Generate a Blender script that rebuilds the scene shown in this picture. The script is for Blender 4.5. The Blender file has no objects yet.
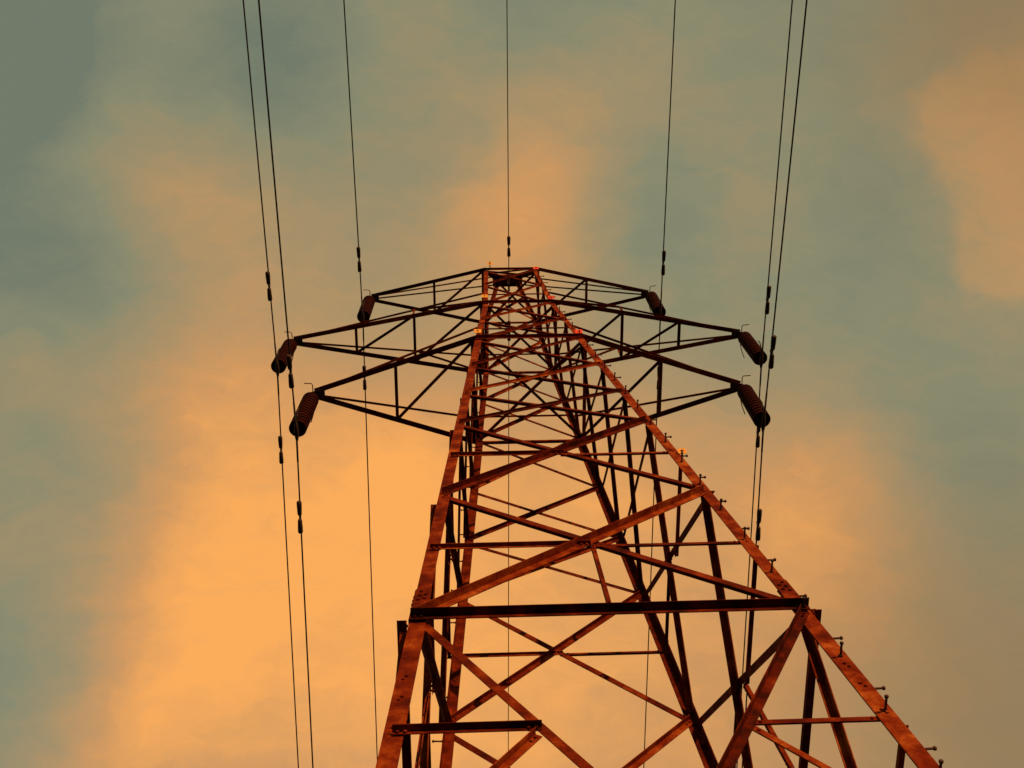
import bpy, math, random
from mathutils import Vector, Matrix
random.seed(7)

# ------------------------------------------------------------------ camera, sky, sun, exposure
S = 1.4            # metres per survey unit
EYE = 1.5          # height of the photographer's camera above the grass
scene = bpy.context.scene
cam_data = bpy.data.cameras.new("camera")
cam = bpy.data.objects.new("camera", cam_data)
scene.collection.objects.link(cam)
YAW, PITCH, ROLL, FPX = -0.1406, 2.8284, -0.1516, 1136.65
rot = Matrix.Rotation(YAW, 3, 'Z') @ Matrix.Rotation(PITCH, 3, 'X') @ Matrix.Rotation(ROLL, 3, 'Z')
m4 = rot.to_4x4()
m4.translation = Vector((-0.8077 * S, -4.3083 * S, EYE))
cam.matrix_world = m4
cam_data.sensor_fit = 'HORIZONTAL'
cam_data.sensor_width = 36.0
cam_data.lens = FPX * 36.0 / 1024.0
cam_data.clip_start = 0.05
cam_data.clip_end = 6000
scene.camera = cam

scene.view_settings.view_transform = 'Standard'
scene.view_settings.look = 'None'
scene.view_settings.exposure = 0.0
scene.view_settings.gamma = 1.0
scene.view_settings.use_curve_mapping = False

SUN_EL, SUN_AZ = math.radians(11.0), math.radians(29.0)    # azimuth turned from -Y towards +X
sun_dir = Vector((math.sin(SUN_AZ) * math.cos(SUN_EL), -math.cos(SUN_AZ) * math.cos(SUN_EL), math.sin(SUN_EL)))
sun_data = bpy.data.lights.new("sun", 'SUN')
sun_data.energy = 3.8
sun_data.angle = math.radians(0.6)
sun_data.color = (1.0, 0.50, 0.20)
sun = bpy.data.objects.new("sun", sun_data)
scene.collection.objects.link(sun)
sun.rotation_euler = (-sun_dir).to_track_quat('-Z', 'Y').to_euler()
sun.location = (20, -30, 30)


def lin(r, g, b):
    f = lambda c: (c / 255 / 12.92) if c / 255 <= 0.04045 else ((c / 255 + 0.055) / 1.055) ** 2.4
    return (f(r), f(g), f(b), 1.0)


world = bpy.data.worlds.new("World")
scene.world = world
world.use_nodes = True
wn, wl = world.node_tree.nodes, world.node_tree.links
wn.clear()


def N(tree_nodes, kind, **kw):
    n = tree_nodes.new(kind)
    for k, val in kw.items():
        setattr(n, k, val)
    return n


def wmath(op, a, b=None, clamp=False):
    n = N(wn, 'ShaderNodeMath', operation=op, use_clamp=clamp)
    for i, x in enumerate((a, b)):
        if x is None:
            continue
        if isinstance(x, (int, float)):
            n.inputs[i].default_value = x
        else:
            wl.new(x, n.inputs[i])
    return n.outputs[0]


tc = N(wn, 'ShaderNodeTexCoord')
direction = tc.outputs['Generated']
# slow warp of the view direction so that cloud borders wander
warp = N(wn, 'ShaderNodeTexNoise')
warp.inputs['Scale'].default_value = 5.5
warp.inputs['Detail'].default_value = 5.0
warp.inputs['Roughness'].default_value = 0.55
wl.new(direction, warp.inputs['Vector'])
sub = N(wn, 'ShaderNodeVectorMath', operation='SUBTRACT')
wl.new(warp.outputs['Color'], sub.inputs[0])
sub.inputs[1].default_value = (0.5, 0.5, 0.5)
scl = N(wn, 'ShaderNodeVectorMath', operation='SCALE')
wl.new(sub.outputs[0], scl.inputs[0])
scl.inputs['Scale'].default_value = 0.16
add = N(wn, 'ShaderNodeVectorMath', operation='ADD')
wl.new(direction, add.inputs[0])
wl.new(scl.outputs[0], add.inputs[1])
nrm = N(wn, 'ShaderNodeVectorMath', operation='NORMALIZE')
wl.new(add.outputs[0], nrm.inputs[0])
wdir = nrm.outputs[0]
# banks of sunset-lit cloud and gaps of clear sky, each about a direction of the sky
BANKS = [
    ((-0.3492, -0.0160, 0.9369), 60, -0.273),
    ((-0.2025, -0.0162, 0.9792), 60, 0.011),
    ((-0.0382, -0.0160, 0.9991), 60, -0.013),
    ((0.1319, -0.0154, 0.9911), 60, -0.272),
    ((0.2935, -0.0143, 0.9558), 60, -0.015),
    ((0.4349, -0.0130, 0.9004), 60, -0.064),
    ((-0.3643, 0.1346, 0.9215), 60, -0.279),
    ((-0.2134, 0.1430, 0.9664), 60, 0.013),
    ((-0.0429, 0.1481, 0.9880), 60, 0.040),
    ((0.1343, 0.1487, 0.9797), 60, 0.011),
    ((0.3020, 0.1449, 0.9422), 60, -0.036),
    ((0.4474, 0.1377, 0.8837), 60, -0.048),
    ((-0.3711, 0.2888, 0.8825), 60, 0.016),
    ((-0.2190, 0.3065, 0.9263), 60, -0.030),
    ((-0.0465, 0.3169, 0.9473), 60, -0.014),
    ((0.1329, 0.3175, 0.9389), 60, 0.036),
    ((0.3027, 0.3084, 0.9018), 60, -0.123),
    ((0.4494, 0.2919, 0.8443), 60, -0.009),
    ((-0.3685, 0.4352, 0.8215), 60, 0.104),
    ((-0.2184, 0.4606, 0.8603), 60, 0.259),
    ((-0.0488, 0.4753, 0.8784), 60, 0.294),
    ((0.1275, 0.4760, 0.8702), 60, 0.118),
    ((0.2948, 0.4624, 0.8362), 60, 0.185),
    ((0.4400, 0.4382, 0.7838), 60, -0.052),
    ((-0.3574, 0.5639, 0.7445), 60, -0.253),
    ((-0.2122, 0.5941, 0.7759), 60, -0.003),
    ((-0.0496, 0.6113, 0.7898), 60, 0.208),
    ((0.1190, 0.6119, 0.7819), 60, 0.090),
    ((0.2797, 0.5958, 0.7529), 60, 0.190),
    ((0.4209, 0.5668, 0.7083), 60, -0.136),
    ((0.0610, 0.1533, 0.9863), 300, 0.306),
    ((0.3083, 0.3710, 0.8760), 300, 0.273),
    ((-0.2589, 0.5036, 0.8242), 300, 0.257),
    ((-0.2301, 0.1455, 0.9622), 300, 0.342),
    ((0.1542, 0.0529, 0.9866), 300, 0.384),
    ((-0.3597, 0.4708, 0.8056), 300, -0.263),
    ((-0.3003, 0.3447, 0.8894), 300, -0.095),
    ((-0.2232, 0.3222, 0.9200), 300, 0.243),
    ((0.0360, 0.0651, 0.9972), 300, 0.064),
    ((0.4317, 0.1386, 0.8913), 300, 0.117),
    ((0.3651, 0.1454, 0.9195), 300, -0.140),
    ((-0.2427, 0.0021, 0.9701), 300, 0.271),
    ((-0.3036, 0.1824, 0.9352), 300, -0.345),
    ((0.1556, 0.1654, 0.9739), 300, -0.189),
    ((-0.0478, 0.0238, 0.9986), 300, 0.158),
    ((0.3840, 0.0610, 0.9213), 300, 0.085),
    ((0.4273, 0.2173, 0.8776), 300, 0.070),
    ((0.3134, 0.4161, 0.8536), 300, 0.172),
    ((0.1358, 0.3747, 0.9171), 300, 0.236),
    ((-0.0386, 0.3664, 0.9296), 300, 0.207),
    ((-0.2308, 0.4297, 0.8730), 300, 0.175),
    ((-0.3370, 0.0550, 0.9399), 300, -0.187),
    ((0.3898, 0.3610, 0.8472), 300, -0.197),
    ((-0.2926, 0.5429, 0.7872), 300, 0.310),
    ((0.0389, 0.1915, 0.9807), 300, 0.158),
    ((0.0871, 0.1069, 0.9905), 300, 0.192),
    ((0.4180, 0.0880, 0.9042), 300, 0.122),
    ((-0.3100, 0.1104, 0.9443), 300, 0.387),
    ((-0.1298, 0.0152, 0.9914), 300, -0.231),
    ((0.2253, 0.1339, 0.9650), 300, 0.196),
    ((0.1550, 0.0982, 0.9830), 300, -0.256),
    ((0.0011, 0.1065, 0.9943), 300, -0.158),
    ((-0.3363, 0.3696, 0.8662), 300, -0.287),
    ((0.0532, 0.0001, 0.9986), 300, -0.075),
    ((-0.3186, 0.4726, 0.8217), 300, -0.248),
    ((-0.1854, 0.2518, 0.9499), 300, 0.155),
    ((-0.3412, -0.0057, 0.9400), 300, -0.315),
    ((-0.1867, 0.0306, 0.9819), 300, -0.208),
    ((-0.3533, 0.4131, 0.8394), 300, 0.260),
    ((-0.3284, 0.2555, 0.9093), 300, 0.214),
    ((-0.1045, 0.3827, 0.9179), 300, 0.128),
]
cover = 0.38


def bank(vec, d, k):
    dot = N(wn, 'ShaderNodeVectorMath', operation='DOT_PRODUCT')
    wl.new(vec, dot.inputs[0])
    dot.inputs[1].default_value = d
    e = wmath('MULTIPLY', wmath('SUBTRACT', dot.outputs['Value'], 1.0), k)
    return wmath('EXPONENT', e)


small = N(wn, 'ShaderNodeTexNoise')
small.inputs['Scale'].default_value = 17.0
small.inputs['Detail'].default_value = 5.0
small.inputs['Roughness'].default_value = 0.6
wl.new(direction, small.inputs['Vector'])
sb2 = N(wn, 'ShaderNodeVectorMath', operation='SUBTRACT')
wl.new(small.outputs['Color'], sb2.inputs[0])
sb2.inputs[1].default_value = (0.5, 0.5, 0.5)
sc2 = N(wn, 'ShaderNodeVectorMath', operation='SCALE')
wl.new(sb2.outputs[0], sc2.inputs[0])
sc2.inputs['Scale'].default_value = 0.045
ad2 = N(wn, 'ShaderNodeVectorMath', operation='ADD')
wl.new(direction, ad2.inputs[0])
wl.new(sc2.outputs[0], ad2.inputs[1])
nm2 = N(wn, 'ShaderNodeVectorMath', operation='NORMALIZE')
wl.new(ad2.outputs[0], nm2.inputs[0])
for d, k, w in BANKS:
    cover = wmath('ADD', cover, wmath('MULTIPLY', bank(nm2.outputs[0], d, float(k)), w))
fine = N(wn, 'ShaderNodeTexNoise')
fine.inputs['Scale'].default_value = 9.0
fine.inputs['Detail'].default_value = 7.0
fine.inputs['Roughness'].default_value = 0.56
fine.inputs['Distortion'].default_value = 0.4
wl.new(wdir, fine.inputs['Vector'])
cover = wmath('ADD', cover, wmath('MULTIPLY', wmath('SUBTRACT', fine.outputs['Fac'], 0.5), 0.08))
# one denser cloud with a ragged edge
rag = N(wn, 'ShaderNodeTexNoise')
rag.inputs['Scale'].default_value = 22.0
rag.inputs['Detail'].default_value = 6.0
rag.inputs['Roughness'].default_value = 0.6
wl.new(direction, rag.inputs['Vector'])
dens = wmath('MULTIPLY', wmath('SUBTRACT', rag.outputs['Fac'], 0.5), 1.5)
for d, k in (((0.4276, 0.0730, 0.9010), 500), ((0.4463, 0.1416, 0.8836), 600), ((0.4213, 0.1880, 0.8872), 2400), ((0.3970, 0.0684, 0.9153), 2300), ((0.4499, 0.1856, 0.8736), 1440), ((0.4612, 0.0909, 0.8826), 427)):
    dens = wmath('ADD', dens, bank(nm2.outputs[0], d, float(k)))
mr = N(wn, 'ShaderNodeMapRange', interpolation_type='SMOOTHSTEP')
wl.new(dens, mr.inputs['Value'])
mr.inputs['From Min'].default_value = 0.34
mr.inputs['From Max'].default_value = 1.25
mr.inputs['To Max'].default_value = 0.20
cover = wmath('ADD', cover, mr.outputs['Result'])
# mottled texture of the thin cloud, drawn out along one diagonal
mp = N(wn, 'ShaderNodeMapping')
mp.inputs['Rotation'].default_value = (0.0, 0.0, math.radians(-40))
mp.inputs['Scale'].default_value = (0.55, 1.25, 1.0)
wl.new(nm2.outputs[0], mp.inputs['Vector'])
mot = N(wn, 'ShaderNodeTexNoise')
mot.inputs['Scale'].default_value = 30.0
mot.inputs['Detail'].default_value = 7.0
mot.inputs['Roughness'].default_value = 0.66
mot.inputs['Distortion'].default_value = 0.5
wl.new(mp.outputs[0], mot.inputs['Vector'])
cover = wmath('ADD', cover, wmath('MULTIPLY', wmath('SUBTRACT', mot.outputs['Fac'], 0.5), 0.30))
ramp = N(wn, 'ShaderNodeValToRGB')
stops = [(0.0, lin(114, 123, 104)), (0.25, lin(138, 138, 108)), (0.5, lin(172, 145, 101)), (0.75, lin(210, 153, 92)), (1.0, lin(255, 174, 86))]
el = ramp.color_ramp.elements
el[0].position, el[0].color = stops[0]
el[1].position, el[1].color = stops[-1]
for p, c in stops[1:-1]:
    e = el.new(p)
    e.color = c
wl.new(cover, ramp.inputs['Fac'])
# sky dimmed towards the horizon all round, so shaded steel gets little light
sep = N(wn, 'ShaderNodeSeparateXYZ')
wl.new(direction, sep.inputs[0])
hz = N(wn, 'ShaderNodeMapRange', interpolation_type='SMOOTHSTEP')
wl.new(sep.outputs['Z'], hz.inputs['Value'])
hz.inputs['From Min'].default_value = 0.0
hz.inputs['From Max'].default_value = 0.62
hz.inputs['To Min'].default_value = 0.22
corner_tint = N(wn, 'ShaderNodeMix', data_type='RGBA')  # brown tint paints lens falloff into the sky at the view's right corners
corner_fac = wmath('ADD', bank(wdir, (0.4330, -0.0100, 0.9010), 130.0), bank(wdir, (0.4220, 0.5350, 0.7310), 60.0))
wl.new(wmath('MULTIPLY', corner_fac, 0.62, True), corner_tint.inputs['Factor'])
wl.new(ramp.outputs['Color'], corner_tint.inputs['A'])
corner_tint.inputs['B'].default_value = lin(146, 112, 68)
dim = N(wn, 'ShaderNodeVectorMath', operation='SCALE')
wl.new(corner_tint.outputs['Result'], dim.inputs[0])
wl.new(hz.outputs['Result'], dim.inputs['Scale'])
bg_cloud = N(wn, 'ShaderNodeBackground')
wl.new(dim.outputs[0], bg_cloud.inputs['Color'])
bg_cloud.inputs['Strength'].default_value = 0.96
sky = N(wn, 'ShaderNodeTexSky', sky_type='NISHITA')
sky.sun_disc = False
sky.sun_elevation = SUN_EL
sky.sun_rotation = math.pi - SUN_AZ
sky.dust_density = 2.0
bg_sky = N(wn, 'ShaderNodeBackground')
wl.new(sky.outputs[0], bg_sky.inputs['Color'])
bg_sky.inputs['Strength'].default_value = 0.012
mixs = N(wn, 'ShaderNodeAddShader')
wl.new(bg_cloud.outputs[0], mixs.inputs[0])
wl.new(bg_sky.outputs[0], mixs.inputs[1])
out = N(wn, 'ShaderNodeOutputWorld')
wl.new(mixs.outputs[0], out.inputs['Surface'])


# ------------------------------------------------------------------ materials
def material(name, ramp_stops, scale=6.0, patch=0.0, rough=(0.6, 0.9), metal=0.0, bump=0.0, jitter=0.25, spec=0.3):
    m = bpy.data.materials.new(name)
    m.use_nodes = True
    nt = m.node_tree
    n, l = nt.nodes, nt.links
    b = n['Principled BSDF']
    t = n.new('ShaderNodeTexCoord')
    no = n.new('ShaderNodeTexNoise')
    no.inputs['Scale'].default_value = scale
    no.inputs['Detail'].default_value = 8.0
    no.inputs['Roughness'].default_value = 0.62
    l.new(t.outputs['Object'], no.inputs['Vector'])
    oi = n.new('ShaderNodeObjectInfo')
    s1 = n.new('ShaderNodeMath')
    s1.operation = 'MULTIPLY_ADD'
    l.new(oi.outputs['Random'], s1.inputs[0])
    s1.inputs[1].default_value = jitter
    s1.inputs[2].default_value = -jitter / 2
    s2 = n.new('ShaderNodeMath')
    s2.operation = 'ADD'
    l.new(no.outputs['Fac'], s2.inputs[0])
    l.new(s1.outputs[0], s2.inputs[1])
    if patch:
        n2 = n.new('ShaderNodeTexNoise')
        n2.inputs['Scale'].default_value = 2.1
        n2.inputs['Detail'].default_value = 3.0
        n3 = n.new('ShaderNodeTexNoise')
        n3.inputs['Scale'].default_value = 42.0
        n3.inputs['Detail'].default_value = 4.0
        for q, amp in ((n2, patch), (n3, patch * 0.55)):
            l.new(t.outputs['Object'], q.inputs['Vector'])
            s3 = n.new('ShaderNodeMath')
            s3.operation = 'MULTIPLY_ADD'
            l.new(q.outputs['Fac'], s3.inputs[0])
            s3.inputs[1].default_value = amp
            s3.inputs[2].default_value = -amp / 2
            s4 = n.new('ShaderNodeMath')
            s4.operation = 'ADD'
            l.new(s2.outputs[0], s4.inputs[0])
            l.new(s3.outputs[0], s4.inputs[1])
            s2 = s4
    r = n.new('ShaderNodeValToRGB')
    e = r.color_ramp.elements
    e[0].position, e[0].color = ramp_stops[0]
    e[1].position, e[1].color = ramp_stops[-1]
    for p, c in ramp_stops[1:-1]:
        x = e.new(p)
        x.color = c
    l.new(s2.outputs[0], r.inputs['Fac'])
    l.new(r.outputs['Color'], b.inputs['Base Color'])
    mr2 = n.new('ShaderNodeMapRange')
    l.new(no.outputs['Fac'], mr2.inputs['Value'])
    mr2.inputs['To Min'].default_value, mr2.inputs['To Max'].default_value = rough
    l.new(mr2.outputs['Result'], b.inputs['Roughness'])
    b.inputs['Metallic'].default_value = metal
    b.inputs['Specular IOR Level'].default_value = spec
    if bump:
        bp = n.new('ShaderNodeBump')
        bp.inputs['Strength'].default_value = bump
        bp.inputs['Distance'].default_value = 0.01
        l.new(no.outputs['Fac'], bp.inputs['Height'])
        l.new(bp.outputs['Normal'], b.inputs['Normal'])
    return m


STEEL = material('weathered_rust_steel', [(0.26, (0.036, 0.0045, 0.0015, 1)), (0.42, (0.095, 0.009, 0.0016, 1)), (0.55, (0.165, 0.019, 0.003, 1)), (0.67, (0.27, 0.048, 0.007, 1)), (0.80, (0.42, 0.11, 0.018, 1))], 5.5, 0.30, (0.75, 1.0), bump=0.12, jitter=0.32, spec=0.06)
BOLT = material('dark_bolt_steel', [(0.3, (0.035, 0.012, 0.012, 1)), (0.7, (0.09, 0.03, 0.02, 1))], 20.0)
PORCELAIN = material('brown_glazed_porcelain', [(0.3, (0.026, 0.0028, 0.0009, 1)), (0.7, (0.042, 0.0044, 0.0013, 1))], 12.0, rough=(0.5, 0.65), spec=0.03)
CAP = material('galvanised_cap', [(0.3, (0.03, 0.015, 0.012, 1)), (0.7, (0.06, 0.03, 0.02, 1))], 15.0)
WIRE = material('aged_aluminium_wire', [(0.3, (0.022, 0.015, 0.018, 1)), (0.7, (0.05, 0.03, 0.03, 1))], 3.0)
AMBER = material('amber_enamel', [(0.2, (0.80, 0.38, 0.06, 1)), (0.8, (0.88, 0.46, 0.10, 1))], 10.0, jitter=0)
REDPLATE = material('red_enamel', [(0.2, (0.80, 0.06, 0.03, 1)), (0.8, (0.88, 0.10, 0.05, 1))], 10.0, jitter=0)
GRASS = material('rough_grass', [(0.3, (0.022, 0.032, 0.010, 1)), (0.7, (0.05, 0.055, 0.018, 1))], 0.8, rough=(0.9, 1.0), bump=0.5)
CONCRETE = material('footing_concrete', [(0.3, (0.22, 0.20, 0.17, 1)), (0.7, (0.34, 0.31, 0.27, 1))], 5.0, bump=0.3)


# ------------------------------------------------------------------ mesh helpers
class MB:
    def __init__(self):
        self.v, self.f = [], []

    def poly_prism(self, ring0, ring1):
        b, n = len(self.v), len(ring0)
        self.v += [tuple(p) for p in ring0] + [tuple(p) for p in ring1]
        for i in range(n):
            j = (i + 1) % n
            self.f.append((b + i, b + j, b + n + j, b + n + i))
        self.f.append(tuple(b + i for i in reversed(range(n))))
        self.f.append(tuple(b + n + i for i in range(n)))

    def angle(self, p0, p1, a, b, wa, wb, t):
        """L-section with its heel on p0-p1, one flange along a, one along b"""
        prof = [(0, 0), (wa, 0), (wa, t), (t, t), (t, wb), (0, wb)]
        self.poly_prism([p0 + a * x + b * y for x, y in prof], [p1 + a * x + b * y for x, y in prof])

    def box(self, c, x, y, z):
        """centre and three half-axes"""
        r0 = [c - x - y - z, c + x - y - z, c + x + y - z, c - x + y - z]
        self.poly_prism(r0, [p + z * 2 for p in r0])

    def tube(self, pts, r, n=8):
        b = len(self.v)
        pts = [Vector(p) for p in pts]
        up = None
        for i, p in enumerate(pts):
            d = (pts[min(i + 1, len(pts) - 1)] - pts[max(i - 1, 0)]).normalized()
            if up is None:
                up = Vector((0, 0, 1)) if abs(d.z) < 0.9 else Vector((1, 0, 0))
            s = d.cross(up).normalized()
            up = s.cross(d).normalized()
            for k in range(n):
                a = 2 * math.pi * k / n
                self.v.append(tuple(p + s * (r * math.cos(a)) + up * (r * math.sin(a))))
        for i in range(len(pts) - 1):
            for k in range(n):
                q = (k + 1) % n
                self.f.append((b + i * n + k, b + i * n + q, b + (i + 1) * n + q, b + (i + 1) * n + k))
        self.f.append(tuple(b + k for k in reversed(range(n))))
        e = b + (len(pts) - 1) * n
        self.f.append(tuple(e + k for k in range(n)))

    def lathe(self, origin, axis, prof, n=20):
        """prof: list of (distance along axis, radius)"""
        axis = axis.normalized()
        s = axis.orthogonal().normalized()
        u = axis.cross(s)
        b = len(self.v)
        for h, r in prof:
            for k in range(n):
                a = 2 * math.pi * k / n
                self.v.append(tuple(origin + axis * h + s * (r * math.cos(a)) + u * (r * math.sin(a))))
        for i in range(len(prof) - 1):
            for k in range(n):
                q = (k + 1) % n
                self.f.append((b + i * n + k, b + i * n + q, b + (i + 1) * n + q, b + (i + 1) * n + k))
        self.f.append(tuple(b + k for k in reversed(range(n))))
        e = b + (len(prof) - 1) * n
        self.f.append(tuple(e + k for k in range(n)))

    def bolt(self, p, axis, r=0.014, h=0.014):
        self.lathe(p, axis, [(0, r), (h, r)], 6)

    def build(self, name, mat, parent=None, smooth=False):
        me = bpy.data.meshes.new(name)
        me.from_pydata(self.v, [], self.f)
        me.materials.append(mat)
        import bmesh
        bm = bmesh.new()
        bm.from_mesh(me)
        bmesh.ops.recalc_face_normals(bm, faces=bm.faces)
        bm.to_mesh(me)
        bm.free()
        if smooth:
            for p in me.polygons:
                p.use_smooth = len(p.vertices) == 4
        o = bpy.data.objects.new(name, me)
        scene.collection.objects.link(o)
        if parent is not None:
            o.parent = parent
        return o


def empty(name, loc, label, cat, group=None):
    o = bpy.data.objects.new(name, None)
    scene.collection.objects.link(o)
    o.location = loc
    o.empty_display_size = 0.3
    o['label'] = label
    o['category'] = cat
    if group:
        o['group'] = group
    return o


# ------------------------------------------------------------------ ground
g = MB()
g.v = [(-3000, -3000, 0), (3000, -3000, 0), (3000, 3000, 0), (-3000, 3000, 0)]
g.f = [(0, 1, 2, 3)]
ground = g.build('ground', GRASS)
ground['kind'] = 'structure'

# ------------------------------------------------------------------ the tower: survey levels (in units above the camera)
TAPER, WH, WT = 0.0630, 0.5, 0.4306
Z0, ZA, ZAB, ZB, ZBC, ZC = 0.95, 5.715, 6.6865, 7.7232, 8.6382, 9.585
ZD, ZE, ZF, ZG, ZH, ZI, ZT = 10.6468, 11.8167, 13.1822, 14.42, 15.5981, 16.95, 18.158
ZFU, ZHU, ZPK = 13.8961, 16.3228, 19.36
ZGR = -EYE / S


def width(z):
    return WH + TAPER * (ZH - z) if z < ZH else WH + (WT - WH) * (z - ZH) / (ZT - ZH)


def P(x, y, z):
    return Vector((x * S, y * S, z * S + EYE))


def corner(sx, sy, z):
    w = width(z)
    return P(sx * w, sy * w, z)


tower = empty('transmission_tower', (0, 0, 0), 'rust-brown lattice steel electricity tower with six cross-arms seen from below', 'electricity tower')
LEG_W = [(ZGR + 0.12, ZA + 0.2, 0.132, 0.013), (ZA + 0.2, ZF, 0.118, 0.011), (ZF, ZH, 0.100, 0.010), (ZH, ZT, 0.094, 0.010)]
legs = {}
for sx in (-1, 1):
    for sy in (-1, 1):
        mb = MB()
        a, b = Vector((-sx, 0, 0)), Vector((0, -sy, 0))
        for z0, z1, w, t in LEG_W:
            mb.angle(corner(sx, sy, z0), corner(sx, sy, z1), a, b, w, w, t)
        # bolt heads along the two flanges at each joint
        for z in (Z0, 2.9, 4.55, 4.8, 5.0, ZA - 0.06, ZA + 0.06, ZAB, ZB - 0.06, ZB + 0.06, ZBC, ZC, ZD, ZE, ZF, ZG, ZH):
            c = corner(sx, sy, z)
            for k in range(2):
                dz = Vector((0, 0, 0.04 * (k - 0.5)))
                mb.bolt(c + a * (0.05 + 0.022 * k) - b * 0.0 + dz, -b, 0.012, 0.012)
                mb.bolt(c + b * (0.05 + 0.022 * k) + dz, -a, 0.012, 0.012)
        leg = mb.build('leg', STEEL, tower)
        legs[(sx, sy)] = leg
        # splice plate: outside cover on both flanges with its bolts
        sp = MB()
        for fa, fb in ((a, b), (b, a)):
            c0, c1 = corner(sx, sy, ZA - 0.07), corner(sx, sy, ZA + 0.33)
            up = (c1 - c0)
            mid = (c0 + c1) / 2 + fa * 0.062 - fb * 0.006
            sp.box(mid, fa * 0.064, up * 0.5, fb * 0.005)
            for i, (u, v_) in enumerate([(0.035, 0.62), (0.085, 0.66), (0.04, 0.76), (0.09, 0.80), (0.045, 0.90)]):
                sp.bolt(c0 + up * v_ + fa * u - fb * 0.011, -fb, 0.014, 0.014)
        sp.build('splice_plate', STEEL, leg)
        ft = MB()
        base = corner(sx, sy, ZGR)
        ft.lathe(Vector((base.x, base.y, -0.3)), Vector((0, 0, 1)), [(0, 0.42), (0.3, 0.40), (0.55, 0.26), (0.58, 0.24)], 24)
        ft.build('footing', CONCRETE, tower)


# step bolts: two staggered rows on the front right leg and on the back left leg
def step_bolts(key, z_from):
    sx, sy = key
    a, b = Vector((-sx, 0, 0)), Vector((0, -sy, 0))
    z, k = z_from, 0
    while z < ZT - 0.1:
        c = corner(sx, sy, z)
        mb = MB()
        if k % 2 == 0:
            st, ax = c + b * 0.055, -a
        else:
            st, ax = c + a * 0.055, -b
        ax = (ax + Vector((0, 0, 0.05))).normalized()
        mb.lathe(st - ax * 0.02, ax, [(0, 0.0085), (0.118, 0.0085), (0.1185, 0.0145), (0.132, 0.0145), (0.136, 0.010)], 10)
        mb.lathe(st, ax, [(0.0, 0.017), (0.012, 0.017)], 6)
        mb.build('step_bolt', BOLT, legs[key])
        z += 0.2705
        k += 1


step_bolts((1, -1), 3.20)
step_bolts((-1, 1), 7.50)

FACES = [(Vector((0, -1, 0)), Vector((1, 0, 0))), (Vector((1, 0, 0)), Vector((0, 1, 0))),
         (Vector((0, 1, 0)), Vector((-1, 0, 0))), (Vector((-1, 0, 0)), Vector((0, -1, 0)))]


def on_face(face, s, z, off=0.0):
    """point on a face plane; s from -1 (left leg) to 1 (right leg) as seen from outside"""
    n, u = face
    w = width(z) * S
    return n * (w + off) + u * (s * w) + Vector((0, 0, z * S + EYE))


def member(name, p0, p1, n_out, outside, wa, wb, t, gap=0.0, mat=None, parent=tower, bolts=True):
    """bracing angle on a face: in-plane flange hangs below the axis, the other flange stands out at its top edge"""
    d = (p1 - p0).normalized()
    nf = (n_out - d * n_out.dot(d)).normalized()
    down = d.cross(nf).normalized()
    if down.z > 0:
        down = -down
    sgn = 1 if outside else -1
    off = nf * (sgn * (gap + 0.001) - (0 if outside else 0.013))
    mb = MB()
    mb.angle(p0 + off - down * wa * 0.5, p1 + off - down * wa * 0.5, down, nf * sgn, wa, wb, t)
    if bolts:
        L = (p1 - p0).length
        for p, q in ((p0, 1), (p1, -1)):
            for dd in (0.035, 0.085):
                mb.bolt(p + d * (q * dd) + off + nf * sgn * t, nf * sgn, 0.012, 0.013)
                mb.bolt(p + d * (q * dd) + off, -nf * sgn, 0.012, 0.010)
    return mb.build(name, mat or STEEL, parent)


def nf_of(face, upper=False):
    n, u = face
    tp = TAPER if not upper else (WH - WT) / (ZT - ZH)
    return (n + Vector((0, 0, tp))).normalized()


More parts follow.
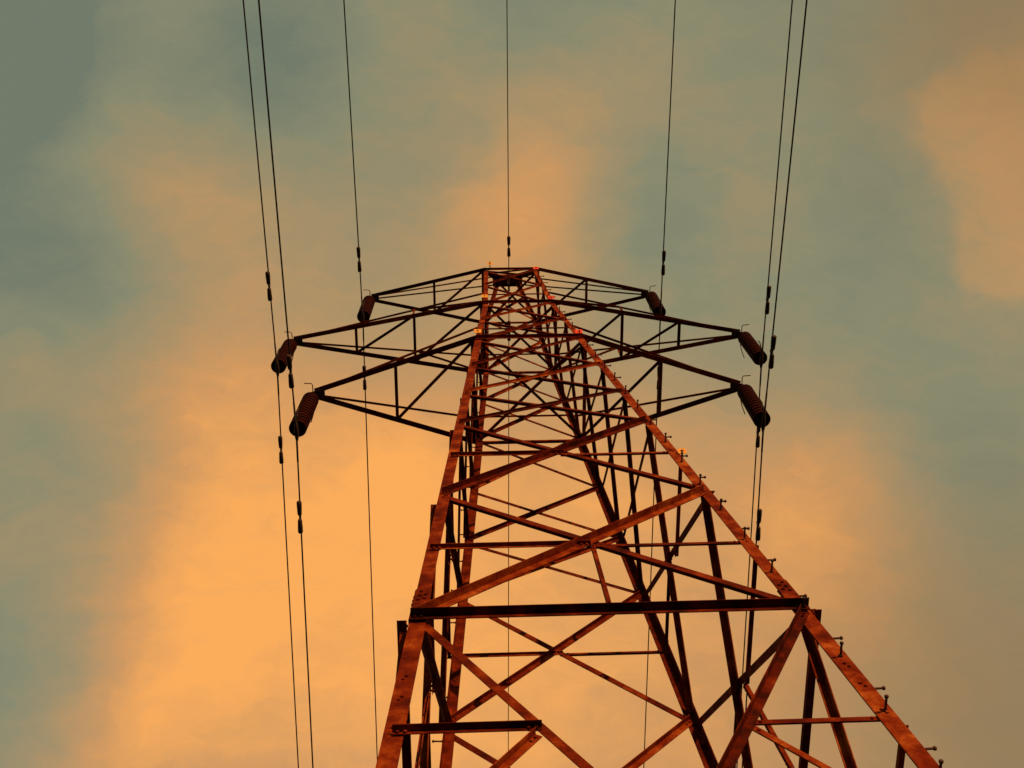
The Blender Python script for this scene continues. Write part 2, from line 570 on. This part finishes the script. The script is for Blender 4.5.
PANELS = [(ZGR + 0.35, Z0, 0.075), (Z0, ZA, 0.072), (ZA, ZB, 0.078), (ZB, ZC, 0.070), (ZC, ZD, 0.060), (ZD, ZE, 0.060), (ZE, ZF, 0.058), (ZF, ZG, 0.056), (ZG, ZH, 0.056), (ZH, ZI, 0.052), (ZI, ZT, 0.052)]
for face in FACES:
    n, u = face
    for z0, z1, wm in PANELS:
        nf = nf_of(face, z0 >= ZH)
        e0, e1 = 0.058 / (width(z0) * S), 0.058 / (width(z1) * S)
        dz = min(0.035, (z1 - z0) * 0.03)
        drop = {ZA: 0.075, ZB: 0.06, ZC: 0.02, Z0: 0.05}
        wo = wm if z0 < ZC else 0.034
        member('diagonal_brace', on_face(face, -1 + e0, z0 + dz - drop.get(z0, 0)), on_face(face, 1 - e1, z1 - dz - drop.get(z1, 0)), nf, True, wm, wo, 0.008)
        member('diagonal_brace', on_face(face, 1 - e0, z0 + dz), on_face(face, -1 + e1, z1 - dz), nf, False, wm, wm * 0.9, 0.008)
    nf = nf_of(face)
    # heavy horizontals
    member('horizontal_beam', on_face(face, -0.995, ZA - 0.078), on_face(face, 0.995, ZA - 0.078), n, True, 0.055, 0.078, 0.008, gap=0.022)
    for z, wb in ((ZF, 0.062), (ZH, 0.056), (ZT, 0.048)):
        member('horizontal_beam', on_face(face, -0.99, z), on_face(face, 0.99, z), n, True, 0.055, wb, 0.008, gap=0.010)
    member('horizontal_beam', on_face(face, -0.99, Z0), on_face(face, 0.99, Z0), n, True, 0.06, 0.075, 0.008, gap=0.020)
    # light horizontals through the crossings: one half on each side of the bracing
    for z, dr in ((ZAB, 0.035), (ZBC, 0.045)):
        dq = -0.03 if n.y > 0 else dr
        member('horizontal_strut', on_face(face, -0.975, z - dq), on_face(face, 0.0, z - dq), n, True, 0.035, 0.045, 0.006, gap=0.010)
        member('horizontal_strut', on_face(face, -0.02, z), on_face(face, 0.95, z), n, False, 0.042, 0.035, 0.006)
    # lower panel: short horizontals from leg to diagonal and the redundants under them
    zq = 4.506
    s_q = 0.49 / width(zq)
    member('horizontal_strut', on_face(face, -0.965, zq - 0.03), on_face(face, -s_q + 0.015, zq - 0.03), n, True, 0.04, 0.055, 0.006, gap=0.010)
    member('horizontal_strut', on_face(face, s_q, zq), on_face(face, 0.95, zq), n, False, 0.045, 0.04, 0.006)
    member('redundant_brace', on_face(face, -s_q, zq - 0.09), on_face(face, -0.94, 3.41), nf, True, 0.055, 0.055, 0.006, gap=0.010)
    member('redundant_brace', on_face(face, s_q, zq - 0.02), on_face(face, 0.94, 3.47), nf, False, 0.05, 0.045, 0.006)
    # hanger holding the middle of the heavy horizontal
    hd = on_face(face, 0.012, ZAB - 0.02) - on_face(face, 0.005, ZA + 0.02)
    member('hanger', on_face(face, 0.012, ZAB - 0.02), on_face(face, 0.005, ZA + 0.02), nf, True, 0.045, 0.04, 0.006)
for face in (FACES[0], FACES[2]):
    n, u = face
    for z in (ZFU, ZHU):
        member('horizontal_strut', on_face(face, -0.97, z), on_face(face, 0.97, z), n, False, 0.028, 0.028, 0.005, bolts=False)
# bracing laid flat inside the tower at the foot of each pair of arms
for z in (ZF, ZH, ZT):
    w = width(z) - 0.03
    for k, sx in enumerate((-1, 1)):
        p0, p1 = P(sx * w, -w, z - 0.02 - 0.012 * k), P(-sx * w, w, z - 0.02 - 0.012 * k)
        d = (p1 - p0).normalized()
        mb = MB()
        mb.angle(p0, p1, d.cross(Vector((0, 0, 1))), Vector((0, 0, 1)), 0.048, 0.04, 0.006)
        mb.build('plan_brace', STEEL, tower)
# peak
PKX, PKY = 0.20, 0.075
for sx in (-1, 1):
    for sy in (-1, 1):
        mb = MB()
        mb.angle(P(sx * WT, sy * WT, ZT), P(sx * PKX, sy * PKY, ZPK - 0.01), Vector((-sx, 0, 0)), Vector((0, -sy, 0)), 0.085, 0.085, 0.009)
        mb.build('peak_leg', STEEL, tower)
mb = MB()
mb.box(P(0, 0, ZPK), Vector((0.36, 0, 0)), Vector((0, 0.14, 0)), Vector((0, 0, 0.012)))
for sy in (-1, 1):
    mb.box(P(0, sy * 0.10, ZPK) - Vector((0, 0, 0.05)), Vector((0.355, 0, 0)), Vector((0, 0.005, 0)), Vector((0, 0, 0.036)))
mb.build('peak_cap', STEEL, tower)
# peak cross bracing, front and back
for sy in (-1, 1):
    for sx in (-1, 1):
        p0 = P(sx * WT * 0.95, sy * WT, ZT + 0.05)
        q = 0.62
        p1 = P(-sx * (WT + (PKX - WT) * q), sy * (WT + (PKY - WT) * q), ZT + (ZPK - ZT) * q)
        member('peak_brace', p0, p1, Vector((0, sy, 0.3)).normalized(), sx > 0, 0.05, 0.04, 0.006, bolts=False)

# ------------------------------------------------------------------ cross-arms
ARMS = [('lowest', 2.6232, ZF, ZFU, 0.092, [0.50], 0.042), ('middle', 3.2024, ZH, ZHU, 0.088, [0.325, 0.63], 0.040), ('topmost', 2.2924, ZT, ZPK, 0.080, [0.55], 0.034)]


def flat_angle(mb, p0, p1, w, t=0.007, up=True):
    d = (p1 - p0).normalized()
    side = d.cross(Vector((0, 0, 1))).normalized()
    if side.y > 0:
        side = -side
    vert = side.cross(d).normalized()
    if vert.z < 0:
        vert = -vert
    mb.angle(p0 - side * w * 0.5, p1 - side * w * 0.5, side, vert, w, w * 0.9, t)


tips = {}
for level, a, zl, zu, wc, posts, wt_ in ARMS:
    for sx in (-1, 1):
        arm = MB()
        tip = P(sx * a, 0, zl)
        tips[(level, sx)] = tip
        # tip plate: carries the chords and the string below
        ring = [tip + Vector((sx * 0.05, -0.03, -0.008)), tip + Vector((sx * 0.05, 0.03, -0.008)), tip + Vector((-sx * 0.20, 0.10, -0.008)), tip + Vector((-sx * 0.20, -0.10, -0.008))]
        arm.poly_prism(ring, [q + Vector((0, 0, 0.014)) for q in ring])
        arm.box(tip + Vector((0, 0, -0.03)), Vector((0.04, 0, 0)), Vector((0, 0.008, 0)), Vector((0, 0, 0.05)))
        armo = arm.build('crossarm', BOLT, tower)
        roots, chord = {}, {}
        for sy in (-1, 1):
            root = corner(sx, sy, zl)
            t0 = tip + Vector((-sx * 0.03, sy * 0.045, 0.010))
            r0 = root + Vector((-sx * 0.03, sy * 0.03, 0.0))
            roots[sy], chord[sy] = r0, (t0, r0)
            mb = MB()
            flat_angle(mb, t0, r0, wc)
            mb.build('lower_chord', STEEL, armo)
            if level == 'topmost':
                ur = P(sx * PKX, sy * PKY, ZPK - 0.03)
            else:
                ur = corner(sx, sy, zu)
            t1 = tip + Vector((-sx * 0.03, sy * 0.03, 0.03))
            mb = MB()
            flat_angle(mb, t1, ur, wt_, 0.006)
            if level != 'topmost':
                dd = (t1 - ur).normalized()
                mb.box(ur + dd * 0.05, dd * 0.06, Vector((0, 0.012, 0)), Vector((0, 0, 0.035)))
            mb.build('upper_tie', STEEL, armo)
            if level == 'middle':
                f = posts[1]
                hp = t1.lerp(ur, f)
                hl = t0.lerp(r0, f)
                mb = MB()
                side = Vector((0, sy, 0))
                d = (hp - hl).normalized()
                mb.angle(hl, hp, Vector((sx, 0, 0)), side, 0.04, 0.035, 0.006)
                mb.build('hanger', STEEL, armo)
                mb = MB()
                flat_angle(mb, hp, r0 + Vector((sx * 0.05, 0, 0.06)), 0.045, 0.006)
                mb.build('web_brace', STEEL, armo)
        up8 = Vector((0, 0, 0.012))
        pts = {sy: [chord[sy][0].lerp(chord[sy][1], f) + up8 for f in posts] + [chord[sy][1] + up8] for sy in (-1, 1)}
        for i in range(len(posts)):
            mb = MB()
            flat_angle(mb, pts[-1][i], pts[1][i], 0.055, 0.006)
            mb.build('post', STEEL, armo)
            mb = MB()
            # left arms: front chord towards the tower to back chord; right arms the other way round
            if sx < 0:
                flat_angle(mb, pts[-1][i + 1] + up8, pts[1][i] + up8, 0.055, 0.006)
            else:
                flat_angle(mb, pts[-1][i] + up8, pts[1][i + 1] + up8, 0.055, 0.006)
            mb.build('strut', STEEL, armo)

# circuit plates bolted to the front legs at the foot of each arm
def plate(c, mat, label, sz=0.062):
    mb = MB()
    n = Vector((0, -1, -0.25)).normalized()
    x = Vector((1, 0, 0))
    y = n.cross(x).normalized()
    mb.box(c, x * sz, y * sz, n * 0.002)
    o = mb.build('circuit_plate', mat, tower)
    o['label'] = label
    b = MB()
    b.lathe(c + n * 0.002, n, [(0, 0.018), (0.006, 0.018)], 12)
    b.build('fixing_bolt', BOLT, o)


for sx, mat, word in ((-1, AMBER, 'amber'), (1, REDPLATE, 'red')):
    for z, lv in ((ZFU - (0.50 if sx > 0 else 0.38), 'lowest'), (ZHU - (0.52 if sx > 0 else 0.36), 'middle')):
        c = corner(sx, -1, z)
        plate(c + Vector((-sx * 0.025, -0.05, 0)), mat, 'small %s plate on the leg by the %s cross-arm' % (word, lv))
pb = MB()
pb.tube([P(-0.335, -WT, ZT) + Vector((0, -0.01, 0.0)), P(-0.335, -WT, ZT) + Vector((0, -0.20, 0.03))], 0.012, 6)
pb.build('plate_bracket', BOLT, tower)
plate(P(-0.335, -WT, ZT) + Vector((0, -0.16, 0.0)), AMBER, 'small amber plate standing above the topmost beam')
plate(P(WT - 0.02, -WT, ZT) + Vector((0, -0.05, -0.03)), REDPLATE, 'small red plate at the end of the topmost beam')
c = corner(1, -1, 8.58)
plate(c + Vector((0.03, -0.03, -0.02)), AMBER, 'small amber plate by a step bolt on the leg', 0.05)

# ------------------------------------------------------------------ insulator strings
STR = 1.2866 * S
ND, PITCHD, TOP = 13, 0.1125, 0.215
GROUP_I = 'insulator strings hanging from the cross-arm tips'
disc_mesh = None
side_word = {-1: 'left', 1: 'right'}
ends = {}
for (level, sx), tip in tips.items():
    swing = Vector(((-0.10 if level == 'lowest' else -0.07) if sx > 0 else (-0.035 if level == 'lowest' else -0.02), 0, 0))
    axis = (Vector((0, 0, -STR)) + swing).normalized()
    start = tip + Vector((0, 0, -0.06))
    st = empty('insulator_string', start, 'brown ribbed insulator string hanging from the %s tip of the %s cross-arm' % (side_word[sx], level), 'insulator', GROUP_I)
    O = Vector((0, 0, 0))
    mb = MB()
    mb.tube([O + Vector((0, 0, 0.02)), O + axis * (TOP + 0.02)], 0.016, 8)
    mb.box(O + axis * 0.03, Vector((0.03, 0, 0)), Vector((0, 0.02, 0)), axis * 0.03)
    mb.build('shackle', CAP, st)
    for k in range(ND):
        o0 = O + axis * (TOP + k * PITCHD)
        if disc_mesh is None or True:
            mb = MB()
            mb.lathe(o0, axis, [(0.0, 0.040), (0.004, 0.060), (0.006, 0.112), (0.016, 0.130), (0.036, 0.137), (0.092, 0.139), (0.100, 0.132), (0.087, 0.112), (0.096, 0.102), (0.084, 0.084), (0.094, 0.074), (0.084, 0.045), (0.094, 0.030), (0.119, 0.022)], 28)
            mb.build('insulator_disc', PORCELAIN, st, smooth=True)
    e = O + axis * (TOP + ND * PITCHD)
    mb = MB()
    mb.tube([e - axis * 0.03, e + axis * 0.10], 0.018, 8)
    c = e + axis * 0.12
    # boat-shaped clamp
    y = Vector((0, 1, 0))
    mb.lathe(c - y * 0.16 + Vector((0, 0, 0.012)), y, [(0, 0.016), (0.06, 0.030), (0.16, 0.038), (0.26, 0.030), (0.32, 0.016)], 10)
    mb.box(c + Vector((0, 0, 0.03)), Vector((0.022, 0, 0)), Vector((0, 0.05, 0)), Vector((0, 0, 0.03)))
    mb.build('suspension_clamp', CAP, st)
    ends[(level, sx)] = start + c
    # arcing horns: rod bent outwards at the top, short upright at the clamp
    mb = MB()
    mb.tube([O + Vector((0, -0.02, 0.05)), O + Vector((0, -0.155, 0.06)), O + Vector((sx * 0.02, -0.185, 0.06)), O + Vector((sx * 0.14, -0.195, 0.05))], 0.0085, 6)
    mb.build('arcing_horn', CAP, st)
    mb = MB()
    mb.tube([O + Vector((0, 0.02, 0.05)), O + Vector((-sx * 0.02, 0.20, 0.03)), O + Vector((0, 0.32, -0.02)), O + Vector((sx * 0.04, 0.45, -0.12))], 0.0085, 6)
    mb.build('arcing_horn', CAP, st)
    mb = MB()
    mb.tube([c + Vector((0, -0.04, 0.02)), c + Vector((-sx * 0.02, -0.24, 0.03)), c + Vector((-sx * 0.02, -0.30, 0.10)), c + Vector((-sx * 0.03, -0.32, 0.20))], 0.011, 6)
    mb.build('arcing_horn', CAP, st)

# ------------------------------------------------------------------ wires
SPAN = 155.0
UXF, UZF, UXB, UZB = -0.006, -0.09, -0.008, -0.05


def wire_point(a, sgn, s, dx=0.0):
    ux, uz = (UXF + dx, UZF) if sgn < 0 else (UXB, UZB)
    return Vector((a.x + ux * s * S, a.y + sgn * s * S, a.z + (uz * s - uz / SPAN * s * s) * S))


def wire(name, at, radius, label, cat, group, dampers, wr, dx=0.0):
    th = empty(name, at, label, cat, group)
    O = Vector((0, 0, 0))
    ss = [0, .05, .12, .25, .5, 1, 1.5, 2, 3, 4, 6, 8, 11, 15, 20, 27, 35, 45, 60, 80, 100, 120, 140, 155]
    pts = [wire_point(O, -1, s, dx) for s in reversed(ss[1:])] + [O] + [wire_point(O, 1, s) for s in ss[1:]]
    mb = MB()
    mb.tube(pts, radius, 8)
    # armour rods wrapped round the wire at the clamp
    mb.tube([wire_point(O, -1, .35, dx), O, wire_point(O, 1, .35)], radius * 1.25, 8)
    mb.build('conductor', WIRE, th, smooth=True)
    for sgn, s in dampers:
        p = wire_point(O, sgn, s, dx)
        d = (wire_point(O, sgn, s + .1, dx) - p).normalized()
        dn = Vector((0, 0, -1))
        L = 0.25 * wr
        mb = MB()
        mb.box(p + dn * 0.03, d * 0.022, dn * 0.05, Vector((0.014, 0, 0)))
        mb.tube([p + dn * 0.072 - d * L, p + dn * 0.065, p + dn * 0.072 + d * L], 0.008, 6)
        dm = mb.build('vibration_damper', CAP, th)
        for q in (-1, 1):
            mb = MB()
            mb.lathe(p + dn * 0.078 + d * (q * 0.032), d * q, [(0, 0.024), (0.02, 0.034), (0.15 * wr, 0.040), (0.22 * wr, 0.040), (0.235 * wr, 0.028)], 12)
            mb.build('damper_weight', CAP, dm, smooth=True)
    return th


DAMP = {('lowest', -1): (.73, .98), ('lowest', 1): (.86, 1.20), ('middle', -1): (1.13, 1.09), ('middle', 1): (.85, 1.00), ('topmost', -1): (.935, .915), ('topmost', 1): (.82, 1.0)}
for key, at in ends.items():
    level, sx = key
    f, b = DAMP[key]
    wire('power_line', at, 0.0125, 'dark power line clamped under the %s insulator of the %s cross-arm' % (side_word[sx], level), 'power line', 'power lines carried by the tower', [(-1, f), (1, b)], 1.0, 0.013 if key == ('lowest', 1) else 0.0)
# earth wire under the peak
at = P(0, 0, 18.80)
mb = MB()
mb.tube([P(0, 0, ZPK) - Vector((0, 0, 0.02)), at + Vector((0, 0, 0.03))], 0.014, 8)
mb.box(at + Vector((0, 0, 0.02)), Vector((0.022, 0, 0)), Vector((0, 0.09, 0)), Vector((0, 0, 0.045)))
mb.build('earth_clamp', CAP, tower)
wire('earth_wire', at, 0.0105, 'thin dark earth wire passing under the peak of the tower', 'earth wire', None, [(-1, .72), (1, .74)], 0.9)
